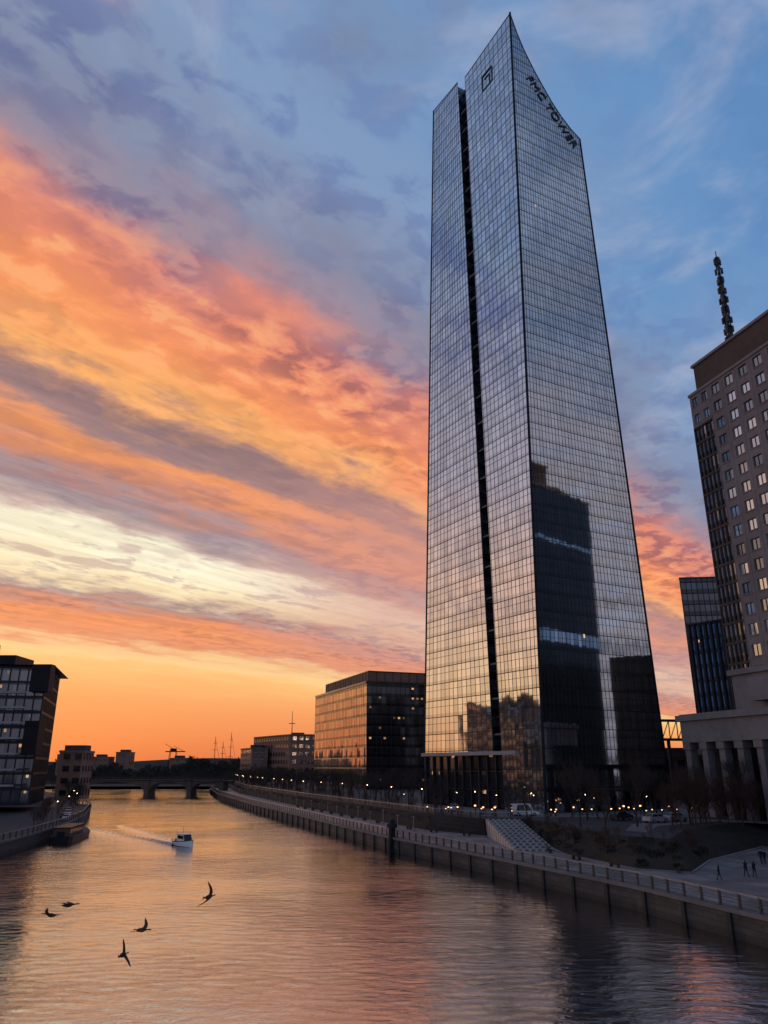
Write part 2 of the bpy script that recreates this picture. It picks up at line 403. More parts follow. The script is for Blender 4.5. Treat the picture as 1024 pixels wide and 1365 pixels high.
# ================================================================= MAIN TOWER
T=empty('glass_skyscraper')
C0=V((33.2,165,5));CT=V((37.8,165,228));R0=V((65.6,183.2,5));RT=V((58.76,177.19,192.43))
L0=V((10.2,205.8,5));LT=V((17.17,201.65,229.3))
def edge(A,B):
    return lambda z: A+(B-A)*((z-A.z)/(B.z-A.z))
eC=edge(C0,CT);eR=edge(R0,RT);eL=edge(L0,LT)
nR=((R0-C0).cross(CT-C0)).normalized()
if nR.y>0:nR=-nR
nL=((L0-C0).cross(CT-C0)).normalized()
if nL.x>0:nL=-nL
def atz(P,z):
    P=P.copy();P.z=z;return P
posR=lambda s,z: atz(eC(z).lerp(eR(z),s),z)
tp=[(0,228),(.1,221.5),(.2,216.3),(.35,210),(.477,205.5),(.6,201.2),(.73,197.5),(.87,194.4),(1,192.4)]
def topR(s):
    for (a_,za),(b_,zb) in zip(tp,tp[1:]):
        if s<=b_+1e-9: return za+(zb-za)*(s-a_)/(b_-a_)
    return tp[-1][1]
g=MB();f=MB()
curtain(g,f,posR,30,5,topR,4.2,nR,45,0,.08,.14,.05,zoff=5)
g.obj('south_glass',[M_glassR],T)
def g1(z): return lerp(.305,.555,(z-17)/209)
def g2(z): return lerp(.370,.650,(z-17)/209)
posA=lambda s,z: atz(eC(z).lerp(eL(z),s*g1(z)),z)
posB=lambda s,z: atz(eC(z).lerp(eL(z),g2(z)+(1-g2(z))*s),z)
gA=MB();curtain(gA,f,posA,11,5,lambda s:lerp(228,226,s),4.2,nL,16.5,0,.12,.18,.04,zoff=5)
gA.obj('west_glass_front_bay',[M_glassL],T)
gB=MB();curtain(gB,f,posB,15,17,lambda s:lerp(228,229.3,s),4.2,nL,22.5,0,.12,.18,.04,zoff=5)
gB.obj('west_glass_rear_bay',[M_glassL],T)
f.obj('mullions',[M_mull],T)
# intermediate transoms: a thin line at desk height of each floor
tr=MB()
k=0
while 5+k*4.2+2.6<226:
    z=5+k*4.2+2.6
    tr.beam(posA(0,z),posA(1,z),nL,.09,.03)
    if z>17: tr.beam(posB(0,z),posB(1,z),nL,.09,.03)
    se=1.0
    while se>0 and topR(se)<z: se-=.02
    if se>.02: tr.beam(posR(0,z),posR(se,z),nR,.07,.03)
    k+=1
tr.obj('transoms',[M_mull],T)
# recessed groove between the two bays
gr=MB();dd=-nL*3.2
def posG(s,z): return atz(eC(z).lerp(eL(z),lerp(g1(z),g2(z),s)),z)
for j in range(52):
    za=17+j*4.02;zb=za+4.02
    q=lambda s,z,o: posG(s,z)+o
    gr.face([q(0,za,dd),q(1,za,dd),q(1,zb,dd),q(0,zb,dd)],0,[(0,za),(3,za),(3,zb),(0,zb)])
    gr.face([q(0,za,-nL*.01),q(0,za,dd),q(0,zb,dd),q(0,zb,-nL*.01)],0,[(0,za),(3,za),(3,zb),(0,zb)])
    gr.face([q(1,za,dd),q(1,za,-nL*.01),q(1,zb,-nL*.01),q(1,zb,dd)],0,[(0,za),(3,za),(3,zb),(0,zb)])
    gr.beam(posG(.02,za)-nL*1.6,posG(.98,za)-nL*1.6,nL,.35,.3,1)
    if j%2: gr.beam(posG(.25,za)-nL*.9,posG(.98,za)-nL*.9,nL,.4,.3,2)
gr.obj('recessed_slot',[M_groove,M_mull,M_conc],T)
# dark corner fin and side edge
e=MB()
e.beam(eC(5),eC(228.3),(nR+nL),.6,.25)
e.beam(atz(eL(17),17),atz(eL(229.4),229.4),nL,.2,.2)
e.beam(atz(eR(5),5),atz(eR(192.4),192.4),nR,.3,.2)
e.obj('corner_fins',[M_edge],T)
# rear walls and roof
BK0=L0+(R0-C0);BKT=LT+(RT-CT);BKT.z=205;eB=edge(BK0,BKT)
bk=MB()
for (ea,eb,za,zb) in ((eR,eB,192.4,200),(eB,eL,200,229.2)):
    bk.face([atz(ea(5),5),atz(eb(5),5),atz(eb(zb),zb),atz(ea(za),za)],0,[(0,0),(45,0),(45,zb),(0,za)])
bk.face([atz(eC(188),188)-nR*.5-nL*.5,atz(eR(188),188)-nR*.5,atz(eB(188),188),atz(eL(188),188)-nL*.5],1)
bk.obj('rear_walls_and_roof',[M_glassR,M_roof],T)
# entrance podium
pd=MB()
a0=posA(.98,17);b0=posB(1,17)
a5=atz(a0,5)-nL*.9;b5=atz(b0,5)-nL*.9
pd.face([a5,b5,atz(b5,17),atz(a5,17)],0,[(0,0),(32,0),(32,12),(0,12)])
pd.beam(posA(.6,16.9),posB(1.02,16.9),nL,.8,.7,1)
for k in range(11):
    p_=a0.lerp(b0,k/10)
    pd.beam(atz(p_,5)-nL*.9,atz(p_,16.4)-nL*.9,nL,.35,.5,2)
for z_ in (9,13): pd.beam(atz(a0,z_)-nL*.9,atz(b0,z_)-nL*.9,nL,.25,.2,2)
pd.face([atz(a0,16.4),atz(b0,16.4),atz(b5,16.4),atz(a5,16.4)],1)
pd.obj('entrance_podium',[M_lobby,M_ledge,M_mull],T)
pe=MB()
for zz_ in (9.5,14.0): pe.beam(posR(0.02,zz_),posR(.99,zz_),nR,.9,.5)
for k in range(9): pe.beam(posR(.04+k*.118,5),posR(.04+k*.118,14),nR,.7,.6)
pe.beam(posR(.3,9.3),posR(.8,9.3),nR,.6,4.0,1)
pe.obj('street_level_canopy',[M_edge,M_mull],T)
# crown lettering on the south face
def crown_text(body,p0,dr,nrm,size,parent,nm):
    cu=bpy.data.curves.new(nm,'FONT');cu.body=body;cu.size=size;cu.extrude=.08;cu.materials.append(M_sign)
    o=bpy.data.objects.new(nm,cu);scene.collection.objects.link(o)
    x=dr.normalized();z=nrm.normalized();y=z.cross(x).normalized()
    Mx=Matrix((x,y,z)).transposed().to_4x4();Mx.translation=p0+z*.2
    o.matrix_world=Mx;o.parent=parent
pa=posR(.2,205.5);pb=posR(.98,184.0)
crown_text('FMC TOWER',pa,pb-pa,nR,4.3,T,'crown_letters')
lg=MB()
c_=posA(.52,214);xd=(posA(.8,214)-posA(.2,214)).normalized();zd=V((0,0,1))
for (u0,v0,u1,v1) in ((-2.4,-2.8,-2.4,2.8),(2.4,-2.8,2.4,2.8),(-2.4,2.8,2.4,2.8),(-2.4,-2.8,2.4,-2.8),(-1.2,-2.8,-1.2,1),(-1.2,1,1.2,1)):
    lg.beam(c_+xd*u0+zd*v0,c_+xd*u1+zd*v1,nL,.4,.2)
lg.obj('crown_emblem',[M_sign],T)

# ================================================================= STONE TOWER (right)
S=empty('stone_office_tower')
D=V((.286,-.958,0));N=V((-.958,-.286,0));F0=V((68,150,0));E=-N
def sp_(k,z,o=0): return F0+D*k+V((0,0,z))+N*o
def punched(mbw,mbg,k0,k1,z0,z1,cw,ch,ww,wh,rec=.3):
    nx=max(1,int((k1-k0)/cw));nz=max(1,round((z1-z0)/ch));cw=(k1-k0)/nx;ch=(z1-z0)/nz
    for i in range(nx):
        for j in range(nz):
            a_=k0+i*cw;b_=a_+cw;c=z0+j*ch;d_=c+ch
            wa=a_+(cw-ww)/2;wb=wa+ww;wc=c+(ch-wh)/2;wd=wc+wh
            mbw.face([sp_(a_,c),sp_(b_,c),sp_(b_,wc),sp_(a_,wc)]);mbw.face([sp_(a_,wd),sp_(b_,wd),sp_(b_,d_),sp_(a_,d_)])
            mbw.face([sp_(a_,wc),sp_(wa,wc),sp_(wa,wd),sp_(a_,wd)]);mbw.face([sp_(wb,wc),sp_(b_,wc),sp_(b_,wd),sp_(wb,wd)])
            for (p,q) in (((wa,wc),(wb,wc)),((wb,wc),(wb,wd)),((wb,wd),(wa,wd)),((wa,wd),(wa,wc))):
                mbw.face([sp_(*p),sp_(*q),sp_(*q,-rec),sp_(*p,-rec)])
            mbg.face([sp_(wa,wc,-rec),sp_(wb,wc,-rec),sp_(wb,wd,-rec),sp_(wa,wd,-rec)],0,[(i*2.2+.1,j*2+.1),(i*2.2+2.1,j*2+.1),(i*2.2+2.1,j*2+1.9),(i*2.2+.1,j*2+1.9)])
            mbw.beam(sp_((wa+wb)/2,wc,-rec),sp_((wa+wb)/2,wd,-rec),N,.1,.1,1)
            mbw.beam(sp_(wa-.15,wc-.1),sp_(wb+.15,wc-.1),N,.2,.12)
wl=MB();gl=MB()
punched(wl,gl,6,62,29,92,4.0,3.94,2.3,2.2)
punched(wl,gl,0,6,84,92,3.0,3.95,1.7,2.1)
for k in range(15): 
    wl.beam(sp_(6+k*4,29,0),sp_(6+k*4,92,0),N,.12,.06)
wl.obj('punched_stone_wall',[M_stone,M_mull],S);gl.obj('window_panes',[M_win],S)
gb=MB();fb=MB()
curtain(gb,fb,lambda s,z:sp_(s*6,z,-.3),5,24,lambda s:84,3.95,N,6,0,.18,.5,.3,zoff=33)
gb.obj('dark_glass_bay',[M_bay],S);fb.obj('bay_mullions',[M_stone2],S)
en=MB()
def ep(k,z): return F0+E*k+V((0,0,z))
en.face([ep(0,5),ep(34,5),ep(34,92),ep(0,92)],0,[(0,0),(34,0),(34,87),(0,87)])
for zz_,hh in ((76,1.2),(48,3.4)):
    q=[ep(2,zz_-hh/2)-D*.15,ep(33,zz_-hh/2)-D*.15,ep(33,zz_+hh/2)-D*.15,ep(2,zz_+hh/2)-D*.15]
    en.face(q,1,[(0,.5),(31,.5),(31,3),(0,3)])
    en.beam(ep(2,zz_),ep(33,zz_),-D,hh,.14,0)
en.obj('end_wall',[M_endG,M_endB],S)
cr=MB()
def spb(k,e_,z): return F0+D*k+E*e_+V((0,0,z))
def blockq(mb,k0,k1,e0,e1,z0,z1,m):
    P=[spb(k,e_,z) for z in (z0,z1) for (k,e_) in ((k0,e0),(k1,e0),(k1,e1),(k0,e1))]
    for ids in ((3,2,1,0),(4,5,6,7),(0,1,5,4),(1,2,6,5),(2,3,7,6),(3,0,4,7)): mb.face([P[i] for i in ids],m)
blockq(cr,1.2,62,1.2,14,92.01,99,0)
blockq(cr,8,62,14.01,33,92.01,98,0)
blockq(cr,-.2,62.2,-.25,34.2,91.7,92.3,1)
blockq(cr,.8,62.3,.8,14.4,98.8,99.4,1)
cr.obj('crown_storey',[M_stone2,M_stone],S)
sh=MB()
blockq(sh,.3,62,.6,33.8,5,91.6,0);sh.obj('core',[M_roof],S)
# podium: stacked ledges and colonnade
po=MB()
blockq(po,5,62,-4,8,24,31,0)
blockq(po,4.5,62,-4.6,0,30.2,31.2,0)
blockq(po,12,62,-7,-3.9,25,29,0)
blockq(po,-9,62,-6,6,18.5,23.9,0)
blockq(po,-9.6,62.5,-6.6,6.5,22.6,23.7,0)
for k in range(15):
    kk=-8.8+k*4.8
    blockq(po,kk,kk+1.5,-5.6,-4,5,18.5,0)
    blockq(po,kk-.3,kk+1.8,-5.9,-3.7,17.2,18.51,0)
blockq(po,-8.5,62,-.6,5,5,18.5,1)
po.obj('podium_colonnade',[M_conc,M_endG],S)
# broadcast mast standing on the slab behind
spx=MB();bx=V((138.6,262,75));spire=empty('lattice_spire')
nseg=30;Htot=140.0
def rad(z): return max(.25,2.9*(1-z/Htot)+.1)
for k in range(nseg):
    z0=k*Htot/nseg;z1=(k+1)*Htot/nseg;r0=rad(z0);r1=rad(z1)
    c4=[(-1,-1),(1,-1),(1,1),(-1,1)]
    for i in range(4):
        a_=c4[i];b_=c4[(i+1)%4]
        A_=bx+V((a_[0]*r0,a_[1]*r0,z0));B_=bx+V((a_[0]*r1,a_[1]*r1,z1));C_=bx+V((b_[0]*r1,b_[1]*r1,z1));A2=bx+V((b_[0]*r0,b_[1]*r0,z0))
        spx.cyl(A_,B_,.22,.22,5);spx.cyl(A_,C_,.14,.14,4);spx.cyl(A2,B_,.14,.14,4);spx.cyl(B_,C_,.18,.18,4)
    if k>nseg*.55:
        spx.cyl(bx+V((0,0,z1-.9)),bx+V((0,0,z1-.2)),r1+.7,r1+.7,10)
        for q in range(4):
            an=q*math.pi/2+k*.6
            spx.box(-.35,.35,-.35,.35,-1.3,1.3,0,Matrix.Translation(bx+V((math.cos(an)*(r1+.9),math.sin(an)*(r1+.9),z1-2.4))))
spx.cyl(bx,bx+V((0,0,Htot+3)),.4,.2,6)
spx.obj('lattice_and_antennas',[M_steel],spire)

# ================================================================= other buildings
B1=empty('dark_glass_slab')
glass_block(B1,[(101,250),(140,246),(160,285),(115.5,284)],5,75,M_backG,M_mull,1.8,3.8)
B2=empty('striped_office_block')
glass_block(B2,[(89.8,220),(99,208),(118,222),(108,236)],5,53.5,M_midR,M_mull,1.6,4.0,gmats=[M_glassD,M_backG,M_backG,M_backG],vw=.6,dep=.6)
B4=empty('rear_glass_annex')
glass_block(B4,[(88,166),(115,174),(112,196),(88,186)],5,42,M_endG,M_edge,2.0,4.0)
B3=empty('riverside_glass_office')
p0=V((-7.4,330,0));dl=V((-.3625,.932,0));dr=V((.932,.3625,0))
cs=[p0,p0+dr*36,p0+dr*36+dl*78,p0+dl*78]
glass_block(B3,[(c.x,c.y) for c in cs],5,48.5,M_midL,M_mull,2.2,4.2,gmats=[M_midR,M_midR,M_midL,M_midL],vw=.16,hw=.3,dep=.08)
ph=[p0+dr*3+dl*6,p0+dr*34+dl*6,p0+dr*34+dl*70,p0+dr*3+dl*70]
P3=empty('penthouse_storey');P3.parent=B3
glass_block(P3,[(c.x,c.y) for c in ph],48.5,54,M_ledge,M_mull,4,5.5,gmats=[M_brick]*4)
rl=MB()
for i in range(4):
    a_=cs[i];b_=cs[(i+1)%4];nr=V(((b_-a_).y,-(b_-a_).x,0))
    rl.beam(a_+V((0,0,48.6)),b_+V((0,0,48.6)),nr,.9,.4)
rl.obj('parapet',[M_mull],B3)
def plain_building(name,corners,z0,z1,wm,nfl,win=2.4,gap=1.6):
    E_=empty(name);wl=MB();gl=MB();n=len(corners)
    for i in range(n):
        a_=V((*corners[i],0));b_=V((*corners[(i+1)%n],0));L=(b_-a_).length;t=(b_-a_)/L;nr=V((t.y,-t.x,0))
        wl.face([a_+V((0,0,z0)),b_+V((0,0,z0)),b_+V((0,0,z1)),a_+V((0,0,z1))])
        wl.beam(a_+V((0,0,z1)),b_+V((0,0,z1)),nr,.8,.3)
        fh=(z1-z0)/nfl
        for j in range(nfl):
            k=gap
            while k+win<L:
                zb=z0+j*fh+fh*.3;zt=z0+j*fh+fh*.8
                q=[a_+t*k+nr*.05+V((0,0,zb)),a_+t*(k+win)+nr*.05+V((0,0,zb)),a_+t*(k+win)+nr*.05+V((0,0,zt)),a_+t*k+nr*.05+V((0,0,zt))]
                gl.face(q,0,[(k,zb),(k+win,zb),(k+win,zt),(k,zt)])
                gl.beam(q[0],q[1],nr,.2,.15,1)
                k+=win+gap
    wl.face([(c[0],c[1],z1-.3) for c in corners],1)
    wl.box((corners[0][0]+corners[2][0])/2-4,(corners[0][0]+corners[2][0])/2+4,(corners[0][1]+corners[2][1])/2-3,(corners[0][1]+corners[2][1])/2+3,z1-.3,z1+2.4,1)
    wl.obj('walls',[wm,M_roof],E_);gl.obj('windows',[M_backG,wm],E_)
    return E_
plain_building('brick_warehouse',[(-57.5,480),(-38,484),(-55,540),(-88,530)],5,32.5,M_brick,6)
plain_building('brown_apartment_block',[(-84,500),(-74,502),(-82,530),(-96,528)],4,25,M_brick,5)
plain_building('concrete_depot',[(-10,520),(60,520),(60,560),(-10,560)],4,30,M_conc,6)
an=MB();an.cyl((-59,500,32),(-59,500,48),.35,.15,6);an.box(-61,-57,499.6,500.4,40,40.4);an.obj('rooftop_antenna',[M_steel])
# left bank building
LB=empty('riverside_apartment_building')
glass_block(LB,[(-170,205),(-97,219),(-106.4,250),(-178,245)],4,41,M_glassD,M_mull,2.4,4.1,gmats=[M_glassD,M_midL,M_glassD,M_glassD],vw=.3,hw=.7,dep=.3)
lb=MB()
lb.box(-100,-94.6,216,219,34,41.6);lb.box(-99,-95,214.5,218.5,17,26)
for z in (9,13,17,21,25,29,33): lb.box(-130,-98.2,209.5,211.5,z,z+.5,1)
lb.face([(-172,203,41.4),(-94,217,41.4),(-104,252,41.4),(-180,247,41.4)])
lb.box(-120,-108,222,234,41,45);lb.cyl((-110,216,41),(-110,216,47),.12,.08,6)
lb.obj('roof_canopy_and_balconies',[M_edge,M_ledge],LB)
plain_building('brick_boathouse',[(-123.5,300),(-115.5,302),(-117,318),(-126,316)],2.2,19.5,M_brick,4)
plain_building('low_terrace_house',[(-165,262),(-118,268),(-122,285),(-168,280)],2.2,13,M_brick,3)
fb_=MB();FB=empty('pedestrian_skybridge')
for z in (21,26): fb_.beam((76,214,z),(93,218,z),(0,-1,0),.7,.6)
for k in range(8):
    x=76+k*2.4;y=214+k*.56;fb_.beam((x,y,21),(x,y,26),(0,-1,0),.2,.3);fb_.beam((x,y,21),(x+2.4,y+.56,26),(0,-1,0),.15,.3)
for k in range(3): fb_.cyl((78+k*6,215+k*1.4,5),(78+k*6,215+k*1.4,21),.5,.5,8)
fb_.face([(76,218,21.1),(93,222,21.1),(93,218,21.1),(76,214,21.1)])
fb_.obj('truss',[M_mull],FB)
plain_building('low_brick_hall',[(74,232),(100,238),(100,250),(74,246)],5,17,M_brick,2)

# ================================================================= TERRAIN
def sheet(name,pts,z,mat):
    m=MB();m.face([(p[0],p[1],z) for p in pts]);o=m.obj(name,[mat])
    if o.data.polygons[0].normal.z<0: o.data.flip_normals()
    return o
W=[(85,-150),(66,-60),(50,10),(37.5,50),(31.2,69),(25.9,85.6),(17.8,104.8),(9.9,123),(1,142.9),(-8,167.3),(-21.2,204.8),(-41.7,260.5),(-76.2,367.5),(-99,455),(-101,470),(-96,485),(-60,505),(60,530)]
Bk=[(150,190),(95,152),(59,127),(43,108.5),(36,96.5),(30.5,99.5),(25.6,115.5),(25.4,128),(25.2,145),(18,145),(8,158),(-4,190),(-27,252),(-66,367),(-88,455)]
Tk=[(150,200),(97,162),(60,138),(45,122),(37.5,107),(34,111),(30,122),(28.5,133),(26,146.5),(18,147),(10,160.5),(-2,192),(-25.3,253),(-64,368),(-86,460)]
sheet('riverbed_ground',[(-9000,-3000),(9000,-3000),(9000,12000),(-9000,12000)],-2.5,M_soil)
sheet('river_water',[(-1500,-800),(1500,-800),(1500,2500),(-1500,2500)],0,M_water)
sheet('promenade',W[:14]+[(-99,455),(-88,470),(400,470),(400,-150)],2.2,M_prom)
sheet('upper_ground',[(3000,200)]+Tk+[(-83,540),(3000,540)],5,M_asph)
sheet('far_ground',[(-6000,530),(6000,530),(6000,9000),(-6000,9000)],1.6,M_soil)
LW=[(-54,-150),(-60,60),(-63,134.8),(-64.6,149.3),(-68.6,172.6),(-76.2,204.8),(-84,228),(-91,250),(-96,259),(-104,268),(-126.5,330),(-167,394),(-260,470),(-300,532)]
sheet('left_bank_ground',LW+[(-3000,532),(-3000,-150)],2.2,M_asph)
bm=MB()
for i in range(len(Bk)-1):
    n=4
    for j in range(n):
        f0=j/n;f1=(j+1)/n
        e0=lambda p,q,f:(lerp(p[0],q[0],f),lerp(p[1],q[1],f),lerp(2.15,5.0,f**.8))
        bm.face([e0(Bk[i],Tk[i],f0),e0(Bk[i+1],Tk[i+1],f0),e0(Bk[i+1],Tk[i+1],f1),e0(Bk[i],Tk[i],f1)])
bo=bm.obj('planted_bank',[M_grass])
def wall_strip(name,pts,z0,z1,mat,cap=True,capz=.0,side=1):
    par=empty(name);m=MB();L=0
    for i in range(len(pts)-1):
        a_=V((*pts[i],0));b_=V((*pts[i+1],0));l=(b_-a_).length
        m.face([a_+V((0,0,z0)),b_+V((0,0,z0)),b_+V((0,0,z1)),a_+V((0,0,z1))],0,[(L,z0),(L+l,z0),(L+l,z1),(L,z1)]);L+=l
    m.obj('stone_face',[mat],par)
    c=MB()
    for i in range(len(pts)-1):
        a_=V((*pts[i],z1));b_=V((*pts[i+1],z1));t=(b_-a_).normalized();nr=V((t.y,-t.x,0))*side
        o=[a_-nr*.25,b_-nr*.25,b_+nr*.45,a_+nr*.45];H=V((0,0,.22));K=V((0,0,-.12))
        c.face([p+H for p in o]);c.face([o[0]+K,o[1]+K,o[1]+H,o[0]+H]);c.face([o[3]+K,o[2]+K,o[2]+H,o[3]+H])
    c.obj('coping',[M_pave],par)
    return par
wall_strip('quay_wall',W,-2,2.2,M_quay)
wall_strip('left_quay_wall',LW,-2,2.2,M_quay,side=-1)
def walk(pts,step,start=0):
    outp=[];acc=start
    for i in range(len(pts)-1):
        a_=V((*pts[i],0));b_=V((*pts[i+1],0));l=(b_-a_).length
        while acc<l:
            outp.append((a_.lerp(b_,acc/l),(b_-a_).normalized()));acc+=step
        acc-=l
    return outp
def railing(name,pts,z,step=2.4,h=1.25,off=.15):
    m=MB();P=walk(pts,step)
    pr=None
    for p,t in P:
        n=V((t.y,-t.x,0));q=p+n*off+V((0,0,z))
        m.beam(q,q+V((0,0,h)),n,.2,.2)
        if pr is not None:
            m.beam(pr+V((0,0,h)),q+V((0,0,h)),n,.13,.12,1)
            for hh,ww in ((h*.8,.04),(h*.6,.04),(h*.4,.04),(.15,.06)):
                m.beam(pr+V((0,0,hh)),q+V((0,0,hh)),n,ww,.06)
        pr=q
    return m.obj(name,[M_steel,M_rail])
railing('river_railing',W[2:14],2.4)
railing('quay_railing',LW[1:11],2.4,3,1.1,-.1)
railing('terrace_railing',Tk[8:],5.0,3,1.1,.1)
bt=MB()
for p,t in walk(W[3:14],6.0):
    n=V((-t.y,t.x,0));bt.beam(p+V((0,0,-.5)),p+V((0,0,2.08)),n,.5,.22)
bt.obj('quay_buttresses',[M_quay])
md=MB();
for dx,dy in ((0,0),(.7,.3),(.2,.8)): md.cyl((1.0+dx,141.3+dy,-1),(1.2+dx*.6,141.4+dy*.6,5.0),.38,.34,8)
md.cyl((1.4,141.7,3.9),(1.4,141.7,4.6),.9,.9,10);md.cyl((1.4,141.7,5.0),(1.4,141.7,5.4),.5,.3,8)
md.obj('mooring_dolphin',[M_black])
# stepped seating
st=MB()
for k in range(13):
    y0=119+k*2.1;z=2.2+(k+1)*.215
    x0=lerp(19.2,18.4,k/12);x1=lerp(25.2,24.4,k/12)
    st.box(x0,x1,y0,y0+2.1+(0 if k<12 else .6),2.1,z,0)
    for q in range(6):
        xx=x0+.4+q*.95;st.box(xx,xx+.5,y0-.02,y0+.5,z,z+.12,1)
st.obj('stepped_terrace',[M_ledge,M_steel])
kb=MB()
for i in range(2,len(Bk)-2):
    a_=V((*Bk[i],2.2));b_=V((*Bk[i+1],2.2));kb.beam(a_,b_,(0,0,1),.3,.15)
kb.obj('path_kerb',[M_conc])
rd=MB()
ro=[(70,128),(58,141),(44,130),(38,118),(36,121),(41,134),(56,147),(75,140)]
rd.face([(p[0],p[1],5.004) for p in ro]);rd.obj('access_path',[M_pave])
sheet('tower_plaza',[(8,172),(22,152),(60,152),(72,176),(66,183),(33,164),(9,206),(2,205)],5.006,M_pave)
# light posts along the promenade edge
pp=MB()
for p,t in walk(Bk[10:],8.5,2):
    hh=U(4.2,5.4)
    pp.cyl((p.x-1.5,p.y-.8,2.2),(p.x-1.5,p.y-.8,hh),.08,.06,6);pp.box(p.x-1.75,p.x-1.25,p.y-1,p.y-.6,hh,hh+.12)
pp.obj('promenade_posts',[M_rail])
bn=MB()
for p,t in walk(Bk[3:13],9,4):
    q=Matrix.Translation((p.x-1.6,p.y,2.2))@Matrix.Rotation(math.atan2(t.y,t.x),4,'Z')
    bn.box(-.9,.9,-.25,.25,.42,.5,0,q);bn.box(-.9,.9,.22,.3,.55,.95,0,q);bn.box(-.8,-.7,-.22,.22,0,.42,1,q);bn.box(.7,.8,-.22,.22,0,.42,1,q)
bn.obj('park_benches',[M_bark,M_steel])

# ================================================================= arch bridge
AB=empty('arch_bridge');ab=MB();y0,y1=412,424
piers=[-196,-162,-122.5,-100.5,-84]
def deckz(x): return 7.7-((x+125)/60)**2*1.1
for a_,b_ in zip(piers,piers[1:]):
    n=14;a2=a_+1.1;b2=b_-1.1
    for i in range(n):
        xa=lerp(a2,b2,i/n);xb=lerp(a2,b2,(i+1)/n)
        q=lambda x: 2.2+(deckz(x)-3.3)*math.sqrt(max(0,1-((x-(a2+b2)/2)/((b2-a2)/2))**2))*1.0
        za,zb=q(xa),q(xb)
        for yy in (y0,y1): ab.face([(xa,yy,za),(xb,yy,zb),(xb,yy,deckz(xb)),(xa,yy,deckz(xa))])
        ab.face([(xa,y0,za),(xb,y0,zb),(xb,y1,zb),(xa,y1,za)])
for x in piers: ab.box(x-1.1,x+1.1,y0-.8,y1+.8,-2,deckz(x)-.6)
for i in range(40):
    xa=-200+i*3;xb=xa+3
    if xa>-82: break
    ab.face([(xa,y0-.5,deckz(xa)),(xb,y0-.5,deckz(xb)),(xb,y1+.5,deckz(xb)),(xa,y1+.5,deckz(xa))])
    ab.beam((xa,y0-.5,deckz(xa)),(xb,y0-.5,deckz(xb)),(0,-1,0),.5,.3)
    ab.beam((xa,y0-.5,deckz(xa)+1.1),(xb,y0-.5,deckz(xb)+1.1),(0,-1,0),.12,.12)
    ab.beam((xa,y0-.5,deckz(xa)),(xa,y0-.5,deckz(xa)+1.1),(0,-1,0),.15,.12)
ab.obj('spans_and_piers',[M_stone2],AB)

# ================================================================= trees
def branch(mb,p,d,l,r,depth,spread,m=0):
    n=4 if depth>2 else 3
    q=p+d*l
    mid=p+d*l*.5+V((U(-1,1),U(-1,1),U(-1,1)))*l*.05
    mb.cyl(p,mid,r,r*.85,n,m,False);mb.cyl(mid,q,r*.85,r*.68,n,m,False)
    if depth==0: return
    k=3 if depth>3 else random.choice((2,3,3))
    for i in range(k):
        ax=V((U(-1,1),U(-1,1),U(-.3,1))).normalized()
        nd=(d+ax*spread+V((0,0,.12))).normalized()
        branch(mb,mid.lerp(q,U(.3,1)) if i else q,nd,l*U(.66,.86),r*.62,depth-1,spread*1.03,m)
def tree_mesh(name,h,depth,mat,spread=.55,r=.16):
    mb=MB();branch(mb,V((0,0,-.2)),V((U(-.05,.05),U(-.05,.05),1)).normalized(),h*.27,r,depth,spread)
    return mb.mesh(name,[mat])
TM=[tree_mesh('bare_tree_mesh',9,6,M_bark,U(.5,.65)) for _ in range(4)]
RMs=[tree_mesh('shrub_mesh',5.5,6,M_redtwig,.8,.09) for _ in range(3)]
def inst(me,name,x,y,z,s=1,rz=None,sz=None):
    o=bpy.data.objects.new(name,me);scene.collection.objects.link(o)
    o.location=(x,y,z);o.rotation_euler=(0,0,U(0,6.28) if rz is None else rz);o.scale=(s,s,sz or s)
    return o
for p,t in walk(Tk[10:],5.5,3):
    n=V((t.y,-t.x,0))
    inst(random.choice(TM),'bare_tree',p.x+n.x*U(2,4),p.y+n.y*U(2,4),5,U(.75,1.1))
for p,t in walk(Tk[11:],6.0,3):
    n=V((t.y,-t.x,0));o_=U(9,16)
    inst(random.choice(TM),'bare_tree',p.x+n.x*o_,p.y+n.y*o_,5,U(.8,1.2))
for p,t in walk(Tk[10:],4.0,1):
    n=V((t.y,-t.x,0));o_=U(1,8)
    inst(random.choice(RMs),'bare_shrub',p.x+n.x*o_,p.y+n.y*o_,4.6,U(.5,.85))
for p,t in walk(Bk[10:],5.0,1):
    n=V((t.y,-t.x,0))
    inst(random.choice(RMs),'bare_shrub',p.x+n.x*1.3,p.y+n.y*1.3,3,U(.3,.5))
for (x,y,s) in ((31,127,1.35),(35,150,1.0),(27,152,.8),(44,152,1.0),(20,158,.8),(12,170,.85),(52,154,1.0),(24,156,.7),(39,147,1.1),(48,149,1.2),(16,164,.7),(36,143,1.2),(33,121,1.0),(40,128,1.3)):
    inst(random.choice(TM),'bare_tree',x,y,4.2 if y<140 else 5,s)
for k in range(40):
    a_=R();x=lerp(46,76,a_)+U(-2,2);y=lerp(127,150,a_)+U(-2,6)
    inst(random.choice(RMs),'red_twig_shrub',x,y,4.6,U(1.0,1.9))
for (x,y,s) in ((62,142,1.3),(68,140,1.3),(54,138,1.1),(72,150,1.3),(58,146,1.2),(65,148,1.4),(50,132,1.1)):
    inst(random.choice(TM),'bare_tree',x,y,5,s)
for k in range(56):
    i=random.choice((3,4,5,5,6,6,7,3,4,5))
    f_=R();b_=V(Bk[i]).lerp(V(Bk[i+1]),f_);t2=V(Tk[i]).lerp(V(Tk[i+1]),f_);g_=U(.3,.98);q=b_.lerp(t2,g_)
    inst(random.choice(RMs),'bare_shrub',q.x,q.y,2.1+2.6*g_,U(.22,.55))
sm=MB()
